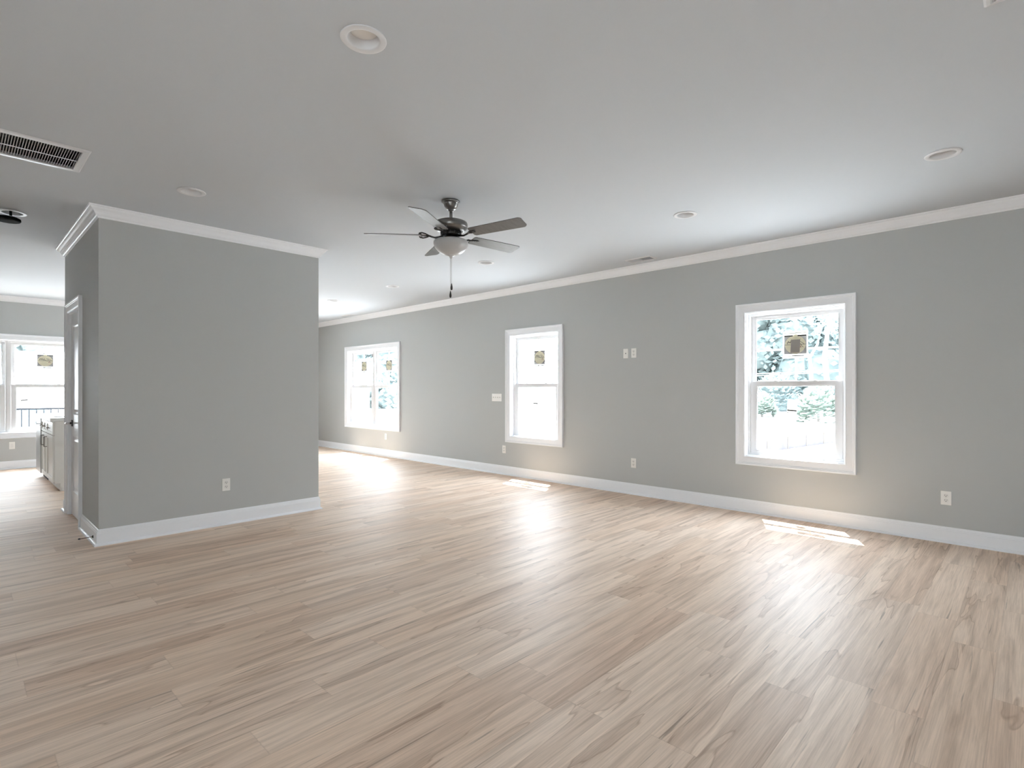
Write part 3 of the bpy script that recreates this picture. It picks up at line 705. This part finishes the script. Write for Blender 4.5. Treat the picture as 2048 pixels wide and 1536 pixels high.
# ------------------------------------------------------------------ labels stuck on the panes (local frame: x right seen from inside, -y towards the room)
def ell(cx, cz, rx, rz, y, n=36): return [(cx + rx * math.cos(2 * math.pi * k / n), y, cz + rz * math.sin(2 * math.pi * k / n)) for k in range(n)]
def rect(x0, x1, z0, z1, y): return [(x0, y, z0), (x1, y, z0), (x1, y, z1), (x0, y, z1)]
def stroke(m, pts, w, y):
    for (a, b), (c, d_) in zip(pts, pts[1:]):
        v = Vector((c - a, d_ - b)); L_ = v.length or 1; nx, nz = -v.y / L_ * w, v.x / L_ * w
        m.quad([(a + nx, y, b + nz), (c + nx, y, d_ + nz), (c - nx, y, d_ - nz), (a - nx, y, b - nz)])
def maker_label(loc, rz, label, w=0.205, h=0.245, border=False, note=False):
    o = empty('window_sticker', loc, rz); tag(o, label, 'sticker', 'maker labels on the upper panes')
    W2, H2 = w / 2, h / 2
    m = MB(); e = 0.012 if border else 0.0; m.box((-W2 - e, -0.0004, -H2 - e), (W2 + e, 0.0, H2 + e)); m.build('sheet', M['st_white'], o)
    m = MB(); m.quad(rect(-W2, W2, -H2 + 0.030, H2 - 0.030, -0.0008)); m.build('panel', M['st_grey'], o)
    m = MB(); m.quad(ell(0, 0.0, W2 * 0.93, H2 - 0.032, -0.0012)); m.quad(rect(-0.018, 0.018, H2 - 0.045, H2 - 0.022, -0.0013)); m.build('oval', M['st_cream'], o)
    for q in ((-W2 + 0.002, -0.024, H2 - 0.040, H2 - 0.028), (0.022, W2 - 0.002, H2 - 0.040, H2 - 0.028), (-W2 * 0.3, W2 * 0.78, -H2 + 0.008, -H2 + 0.016)):
        m = MB(); m.quad(rect(*q, -0.0016)); m.build('printed_bar', M['st_dark'], o)
    m = MB(); m.quad(rect(-W2, W2, H2 - 0.010, H2 - 0.004, -0.0010)); m.quad(rect(-W2, W2 * -0.35, -H2 + 0.006, -H2 + 0.012, -0.0010))
    m.quad(rect(-W2, W2, -0.001, 0.003, -0.0016))
    S_ = lambda pts: stroke(m, [(x * W2, z * H2) for x, z in pts], 0.0022, -0.0017)
    S_([(-0.70, 0.06), (-0.62, 0.30), (-0.45, 0.12), (-0.40, 0.34), (-0.22, 0.08), (-0.15, 0.30), (0.0, 0.10)])
    S_([(-0.78, 0.16), (-0.5, 0.22), (-0.3, 0.14), (0.05, 0.05), (0.3, -0.06)])
    S_([(0.10, 0.26), (0.30, 0.30), (0.55, 0.18), (0.78, 0.04)]); S_([(0.18, 0.12), (0.36, 0.16), (0.50, 0.02), (0.62, -0.16), (0.72, -0.22)]); S_([(0.42, -0.05), (0.50, -0.20), (0.40, -0.24)])
    m.build('script', M['st_ink2'], o)
    m = MB(); stroke(m, [(0.40 * W2, -0.22 * H2), (0.48 * W2, -0.10 * H2), (0.55 * W2, -0.26 * H2)], 0.002, -0.0018); m.build('red_mark', M['st_red'], o)
    if note:
        m = MB(); p = [(-0.045, -0.002, -0.082), (0.040, -0.002, -0.080), (0.046, -0.002, 0.058), (-0.036, -0.002, 0.056)]; m.quad(p); m.build('taped_note', M['st_note'], o)
        m = MB(); m.quad(rect(-0.033, 0.044, 0.050, 0.066, -0.0025)); m.build('tape', M['st_cream'], o)
    return o
YU, YL = 0.102 - 0.0015, 0.072 - 0.0015
maker_label((XR + YU, 1.690, 1.706), ROT_R, 'maker label with taped note and white border on the nearest right wall window', border=True, note=True)
maker_label((XR + YU, 5.040, 1.715), ROT_R, 'cream oval maker label on the upper pane of the middle right wall window')
maker_label((XR + YU, 9.750, 1.730), ROT_R, 'cream oval maker label on the left half of the far twin window')
maker_label((XR + YU, 8.850, 1.722), ROT_R, 'cream oval maker label on the right half of the far twin window')
maker_label((1.062, YF + YU, 1.736), ROT_F, 'cream oval maker label on the kitchen window upper pane')
def paper_note(loc, rz, label, tilt=4, w=0.090, h=0.215, glyph=True):
    o = empty('energy_label', loc, rz); tag(o, label, 'sticker', 'paper notes on the lower panes')
    Rt = Matrix.Rotation(R(tilt), 4, 'Y'); m = MB(); m.box((-w / 2, -0.0004, -h / 2), (w / 2, 0, h / 2)); m.xf(Rt).build('sheet', M['st_white'], o)
    m = MB(); m.quad(rect(-w / 2 + 0.002, w / 2 - 0.002, -0.007, 0.006, -0.0008))
    m.quad(rect(-w / 2 + 0.003, -w / 2 + 0.012, -0.028, -0.019, -0.0008))
    if glyph:
        cx, cz = -w / 2 + 0.018, h / 2 - 0.024
        m.quad(rect(cx - 0.010, cx - 0.002, cz - 0.010, cz - 0.007, -0.0008)); m.quad(rect(cx + 0.003, cx + 0.011, cz - 0.010, cz - 0.007, -0.0008))
        for k in range(10):
            a0, a1 = R(-40 + 26 * k), R(-40 + 26 * (k + 1)); r0, r1 = 0.0075, 0.0105
            m.quad([(cx + r0 * math.cos(a0), -0.0008, cz + r0 * math.sin(a0)), (cx + r1 * math.cos(a0), -0.0008, cz + r1 * math.sin(a0)), (cx + r1 * math.cos(a1), -0.0008, cz + r1 * math.sin(a1)), (cx + r0 * math.cos(a1), -0.0008, cz + r0 * math.sin(a1))])
    m.xf(Rt).build('dark_print', M['st_dark'], o)
    m = MB(); m.quad(rect(-w / 2 + 0.002, w / 2 - 0.01, h / 2 - 0.046, h / 2 - 0.0435, -0.0008))
    rnd = random.Random(3)
    for k in range(5):
        z = -0.045 - k * 0.010; x = -w / 2 + 0.004
        while x < w / 2 - 0.012:
            L_ = rnd.uniform(0.004, 0.012); m.quad(rect(x, x + L_, z, z + 0.003, -0.0008)); x += L_ + 0.004
    m.xf(Rt).build('small_print', M['st_grey'], o)
paper_note((XR + YL, 1.712, 1.055), ROT_R, 'white paper label, dark bar across it, lower pane of nearest right window')
paper_note((XR + YL, 5.090, 1.065), ROT_R, 'white paper label on the lower pane of the middle right wall window', 3)
paper_note((0.803, YF + YL, 1.090), ROT_F, 'white paper label on the lower pane of the kitchen window', -8, glyph=False)
o = empty('window_sticker', (XR + YU, 1.445, 1.535), ROT_R); tag(o, 'small round white sticker on the nearest right window, upper pane', 'sticker')
m = MB(); m.lathe([(0.022, -0.0006), (0.022, 0.0)], (0, 0, 0), 28, 'Y'); m.build('disc', M['st_white'], o)

# ------------------------------------------------------------------ outdoors
M['ground'] = noisy('pale_ground', (0.60, 0.59, 0.57), (0.70, 0.69, 0.67), 0.35, 0.95)
M['leaf1'] = leaf('leaves_dark', (0.115, 0.145, 0.142), (0.15, 0.185, 0.18), 0.8)
M['leaf2'] = leaf('leaves_bluegreen', (0.145, 0.18, 0.178), (0.18, 0.22, 0.215), 0.8)
M['leaf3'] = leaf('leaves_light', (0.15, 0.19, 0.165), (0.22, 0.26, 0.22), 1.5)
M['bark'] = noisy('bark', (0.10, 0.09, 0.085), (0.18, 0.165, 0.15), 3, 0.9, (1, 1, 0.2))
M['palebark'] = noisy('pale_bark', (0.28, 0.28, 0.27), (0.38, 0.38, 0.37), 3, 0.9, (1, 1, 0.2))
M['siding'] = noisy('white_siding', (0.80, 0.80, 0.79), (0.84, 0.84, 0.83), 1, 0.7)
M['roof'] = noisy('shingles', (0.36, 0.36, 0.38), (0.45, 0.45, 0.47), 6, 0.9)
M['dglass'] = mat('far_window_glass', (0.10, 0.16, 0.20), 0.15)
M['silt'] = noisy('silt_fabric', (0.030, 0.027, 0.032), (0.045, 0.040, 0.044), 2.5, 0.8)
M['stake'] = mat('stake_wood', (0.07, 0.06, 0.045), 0.8)
M['rail'] = mat('railing_black', (0.012, 0.014, 0.018), 0.5, spec=0.2)
M['deck'] = noisy('deck_boards', (0.5, 0.45, 0.38), (0.6, 0.55, 0.48), 3, 0.8, (0.5, 8, 1))
m = MB(); m.quad([(-160, -120, ZG), (190, -120, ZG), (190, 190, ZG), (-160, 190, ZG)]); struct(m.build('ground', M['ground']))

def tree_mesh(seed, h, rad, zlow, n, leaf, bark, trunk_r=0.22, size=0.5):
    rnd = random.Random(seed); root = empty('tree', (0, 0, ZG))
    pts = [(0, 0, 0)]
    for k in range(1, 6): pts.append((rnd.uniform(-0.25, 0.25), rnd.uniform(-0.25, 0.25), h * 0.8 * k / 5))
    t = MB(); t.tube(pts, trunk_r, 9, [trunk_r * (1 - 0.15 * k) for k in range(6)])
    for k in range(6):
        b = Vector(pts[2 + k % 3]); a = rnd.uniform(0, 6.28); L_ = rad * rnd.uniform(0.5, 0.9)
        t.tube([b, b + Vector((math.cos(a) * L_ * 0.5, math.sin(a) * L_ * 0.5, L_ * 0.45)), b + Vector((math.cos(a) * L_, math.sin(a) * L_, L_ * 0.7))], 0.07, 6, [0.09, 0.06, 0.03])
    t.build('trunk', bark, root)
    c = MB(); blobs = []
    for k in range(26):
        a = rnd.uniform(0, 6.28); zr = rnd.uniform(0, 1); rr = rad * (0.85 - 0.45 * zr) * rnd.uniform(0.5, 1)
        blobs.append((Vector((math.cos(a) * rr, math.sin(a) * rr, zlow + (h - zlow) * (0.08 + 0.84 * zr))), rad * rnd.uniform(0.38, 0.58)))
    for b, br in blobs:
        nn, mm = 9, 6; i0 = len(c.v)
        for j in range(mm + 1):
            ph = math.pi * j / mm
            for q in range(nn):
                th = 2 * math.pi * q / nn; rr = br * 0.82 * rnd.uniform(0.85, 1.1)
                c.v.append((b.x + rr * math.sin(ph) * math.cos(th), b.y + rr * math.sin(ph) * math.sin(th), b.z + rr * math.cos(ph)))
        for j in range(mm):
            for q in range(nn):
                a_, b_ = i0 + j * nn + q, i0 + j * nn + (q + 1) % nn; c.f.append((a_, b_, b_ + nn, a_ + nn)); c.sm.append(False)
    for k in range(n):
        b, br = blobs[k % len(blobs)]
        dv = Vector((rnd.gauss(0, 1), rnd.gauss(0, 1), rnd.gauss(0, 0.85))).normalized() * br * rnd.uniform(0.55, 1.05)
        p = b + dv; nrm = (dv.normalized() + Vector((rnd.uniform(-.6, .6), rnd.uniform(-.6, .6), rnd.uniform(-.3, .8)))).normalized()
        u = nrm.cross(Vector((0, 0, 1))); u = u.normalized() if u.length > 0.01 else Vector((1, 0, 0)); w = nrm.cross(u)
        s1, s2 = size * rnd.uniform(0.5, 1.1), size * rnd.uniform(0.35, 0.8)
        c.quad([p - u * s1, p - w * s2, p + u * s1, p + w * s2])
    me = c.build('crown', leaf, root, recalc=False)
    return root
cdir = lambda u: ((math.cos(YAW) + (u - 1024) / 1079 * math.sin(YAW)), (math.sin(YAW) - (u - 1024) / 1079 * math.cos(YAW)))
protoA = tree_mesh(1, 16, 4.9, -0.6, 12000, M['leaf1'], M['bark'], size=0.36)
protoB = tree_mesh(2, 15, 4.7, -0.6, 12000, M['leaf2'], M['bark'], size=0.36)
spots = []
rnd = random.Random(11)
# woodland edge running beyond the right wall windows
for row, (dist, step) in enumerate(((52.5, 12.5), (65.5, 12.0), (78, 12.5))):
    y = -9 + row * 5.5
    while y < 30 + 4 * row:
        spots.append((dist + rnd.uniform(-.4, .4), y + rnd.uniform(-.4, .4), row % 2)); y += step
spots += [(3, 46, 1), (12, 57, 0), (-9, 46, 0), (44, 52, 1), (32, 60, 0), (30, 49, 1)]
used = [False, False]
names = ['near row', 'second row']
for i, (x, y, k) in enumerate(spots):
    pr_ = protoA if k == 0 else protoB
    if not used[k]: o = pr_; used[k] = True; first = True
    else: o = dup(pr_)
    spots[i] = (o, x, y, k)
for i, (o, x, y, k) in enumerate(spots):
    o.location = (x, y, ZG); o.rotation_euler = (0, 0, rnd.uniform(0, 6.28)); s = rnd.uniform(0.9, 1.05); o.scale = (s, s, s)
    if i < len(spots) - 6: tag(o, 'leafy woodland tree in the hazy tree line seen through the right wall windows', 'tree', 'woodland trees beyond the right wall')
    else: tag(o, 'pale distant tree standing behind the white neighbouring buildings', 'tree', 'trees behind the neighbouring buildings')
# slim pale trunk and bush in front of the woodland
t = empty('tree', (*[c * 36 for c in cdir(1658)], ZG)); tag(t, 'slim pale tree trunk rising in front of the woodland, right part of the nearest window', 'tree')
m = MB(); m.tube([(0, 0, 0), (0.05, 0.1, 2.2), (-0.1, 0.25, 4.0), (0.0, 0.1, 5.6), (0.1, -0.1, 7.4)], 0.16, 9, [0.2, 0.16, 0.15, 0.12, 0.05]); m.build('trunk', M['palebark'], t)
c = MB(); rnd = random.Random(5)
for k in range(500):
    p = Vector((rnd.gauss(0, 0.5), rnd.gauss(0, 0.5), 7.0 + rnd.gauss(0, 0.6))); u = Vector((rnd.uniform(-1, 1), rnd.uniform(-1, 1), rnd.uniform(-1, 1))).normalized() * 0.14; w = u.cross(Vector((0.3, 0.5, 0.8))).normalized() * 0.09
    c.quad([p - u, p - w, p + u, p + w])
c.build('crown', M['leaf2'], t, recalc=False)
t = empty('tree', (*[c_ * 40 for c_ in cdir(1622)], ZG)); tag(t, 'forked pale tree in front of the woodland, centre of the nearest window', 'tree')
m = MB(); m.tube([(0, 0, 0), (0.05, 0, 3.4), (0.0, 0.1, 4.2)], 0.13, 8, [0.16, 0.12, 0.11]); m.tube([(0, 0.1, 4.2), (-0.25, 0.45, 5.2), (-0.3, 0.6, 6.6)], 0.08, 8, [0.10, 0.07, 0.04]); m.tube([(0, 0.1, 4.2), (0.3, -0.35, 5.2), (0.4, -0.6, 6.4)], 0.08, 8, [0.10, 0.07, 0.04]); m.build('trunk', M['palebark'], t)
def bush(u, dist, r, h, label, xy=None, lm=None, group=None):
    t = empty('bush', (*(xy or [c_ * dist for c_ in cdir(u)]), ZG)); tag(t, label, 'bush', group); c = MB(); rnd = random.Random(int(u))
    for k in range(1300):
        a = rnd.uniform(0, 6.28); e = rnd.uniform(0, 1.5); d_ = Vector((math.cos(a) * math.cos(e), math.sin(a) * math.cos(e), math.sin(e)))
        p = Vector((d_.x * r, d_.y * r, d_.z * h)) * rnd.uniform(0.7, 1.05); u_ = d_.cross(Vector((0.1, 0.2, 1))).normalized() * 0.16; w = d_ * 0.22
        c.quad([p - u_, p - w * 0.4, p + u_, p + w])
    c.build('foliage', lm or M['leaf3'], t, recalc=False)
    m = MB(); m.tube([(0, 0, 0), (0, 0, h * 0.5)], 0.08, 6); m.build('stem', M['bark'], t)
bush(1637, 31, 1.25, 1.9, 'bright rounded bush in front of the woodland, seen through the nearest window')
bush(1524, 37, 0.9, 1.5, 'pale bush at the left side of the nearest window view')
for k in range(7):
    y_ = -5.6 + k * 4.9
    bush(100 + k, 1, 1.7, 2.4 + 0.5 * (k % 3), 'dense shrub at the foot of the hazy woodland tree line', (43.2, y_), M['leaf2'], 'shrubs along the woodland edge')
# overhead cables
def at_u(u, dist): a = cdir(u); return Vector((a[0] * dist, a[1] * dist, 0))
for i, (v0, v1, lb) in enumerate(((745, 736, 'upper of the two overhead cables crossing the nearest window view'), (749, 739, 'lower of the two overhead cables crossing the nearest window view'))):
    dist = 33; A = at_u(1512, dist); B = at_u(1690, dist)
    A.z = CAM_H + (779 - v0) * dist / 1079; B.z = CAM_H + (779 - v1) * dist / 1079
    dd = B - A; P0, P1 = A - dd * 0.6, B + dd * 0.6
    m = MB(); m.tube([tuple(P0.lerp(P1, k / 12) - Vector((0, 0, 0.10 * (1 - (k / 6 - 1) ** 2)))) for k in range(13)], 0.022, 6)
    o = m.build('overhead_cable', M['palebark']); tag(o, lb, 'cable')
# silt fence: sagging dark fabric on wooden stakes
t = empty('silt_fence', (0, 0, 0)); tag(t, 'low sagging silt fence on thin stakes across the bare ground outside the nearest window', 'fence')
A, B = at_u(1440, 14.6), at_u(1760, 21.5); m = MB(); N_ = 36; top = []; rnd = random.Random(9)
for k in range(N_ + 1):
    p = A.lerp(B, k / N_); top.append((p.x, p.y, ZG + 0.36 + 0.05 * math.sin(k * 1.3) + rnd.uniform(-0.03, 0.03)))
for k in range(N_):
    a, b = top[k], top[k + 1]; m.quad([(a[0], a[1], ZG), (b[0], b[1], ZG), b, a])
f = m.build('fabric', M['silt'], t); f.modifiers.new('thick', 'SOLIDIFY').thickness = 0.01
for k in range(0, N_ + 1, 4):
    a = top[k]; m = MB(); m.box((a[0] - 0.04, a[1] - 0.02, ZG), (a[0] - 0.01, a[1] + 0.01, ZG + 0.85)); m.build('stake', M['stake'], t)

def house(loc, rz, w, dpt, h, label, wins, roof_h=1.6):
    o = empty('building', (*loc, ZG), rz); tag(o, label, 'building', None)
    m = MB(); m.box((-w / 2, 0, 0), (w / 2, dpt, h)); m.build('wall', M['siding'], o)
    m = MB(); e = 0.35
    A = [(-w / 2 - e, -e, h), (w / 2 + e, -e, h), (w / 2 + e, dpt + e, h), (-w / 2 - e, dpt + e, h)]; r0, r1 = (-w / 2 - e, dpt / 2, h + roof_h), (w / 2 + e, dpt / 2, h + roof_h)
    m.quad([A[0], A[1], r1, r0]); m.quad([A[2], A[3], r0, r1]); m.quad([A[0], r0, A[3]]); m.quad([A[1], A[2], r1]); m.quad(A); m.build('roof', M['roof'], o)
    for (x, z, ww, hh) in wins:
        m = MB(); m.box((x - ww / 2 - 0.07, -0.04, z - 0.07), (x + ww / 2 + 0.07, 0.0, z + hh + 0.07)); f = m.build('window', M['vinyl'], o)
        m = MB(); m.box((x - ww / 2, -0.05, z), (x + ww / 2, -0.0405, z + hh)); m.build('pane', M['dglass'], f)
    return o
house((22.5, 22.5), R(-40), 12, 8, 3.1, 'white sided building seen through the middle right wall window', [(-3.5, 0.9, 1.1, 1.3), (-1.0, 0.9, 0.8, 1.3), (1.5, 0.9, 1.2, 1.3), (4.0, 0.9, 1.1, 1.3)], 0.5)
house((16.0, 37.0), R(-30), 11, 8, 3.2, 'white building seen through the far twin window', [(-3, 1.0, 1.1, 1.3), (0.3, 1.0, 1.1, 1.3), (3.4, 1.0, 1.0, 1.3)], 0.8)
house((1.8, 27.0), R(0), 13, 8, 3.0, 'white building beyond the kitchen deck railing', [(-3.0, 0.2, 1.2, 1.2), (0.3, -0.0 + 0.2, 1.0, 0.9), (4.5, 0.8, 1.2, 1.2)], 0.5)

# deck and railing outside the kitchen window
m = MB(); m.box((-2.4, YF + WT, -0.14), (2.9, 13.45, -0.06)); struct(m.build('deck', M['deck']))
t = empty('deck_railing', (0, 13.25, -0.06)); tag(t, 'black metal deck railing with thin balusters outside the kitchen window', 'railing')
m = MB(); m.box((-2.35, -0.02, 0.945), (2.85, 0.02, 0.980)); m.build('top_rail', M['rail'], t)
m = MB(); m.box((-2.35, -0.015, 0.08), (2.85, 0.015, 0.105)); m.build('bottom_rail', M['rail'], t)
x = 0.87 - 0.1025 * 31
while x < 2.8:
    m = MB(); m.box((x - 0.008, -0.008, 0.105), (x + 0.008, 0.008, 0.955)); m.build('baluster', M['rail'], t); x += 0.1025
for x in (-2.35, 2.85):
    m = MB(); m.box((x - 0.03, -0.03, 0.0), (x + 0.03, 0.03, 1.0)); m.build('post', M['rail'], t)
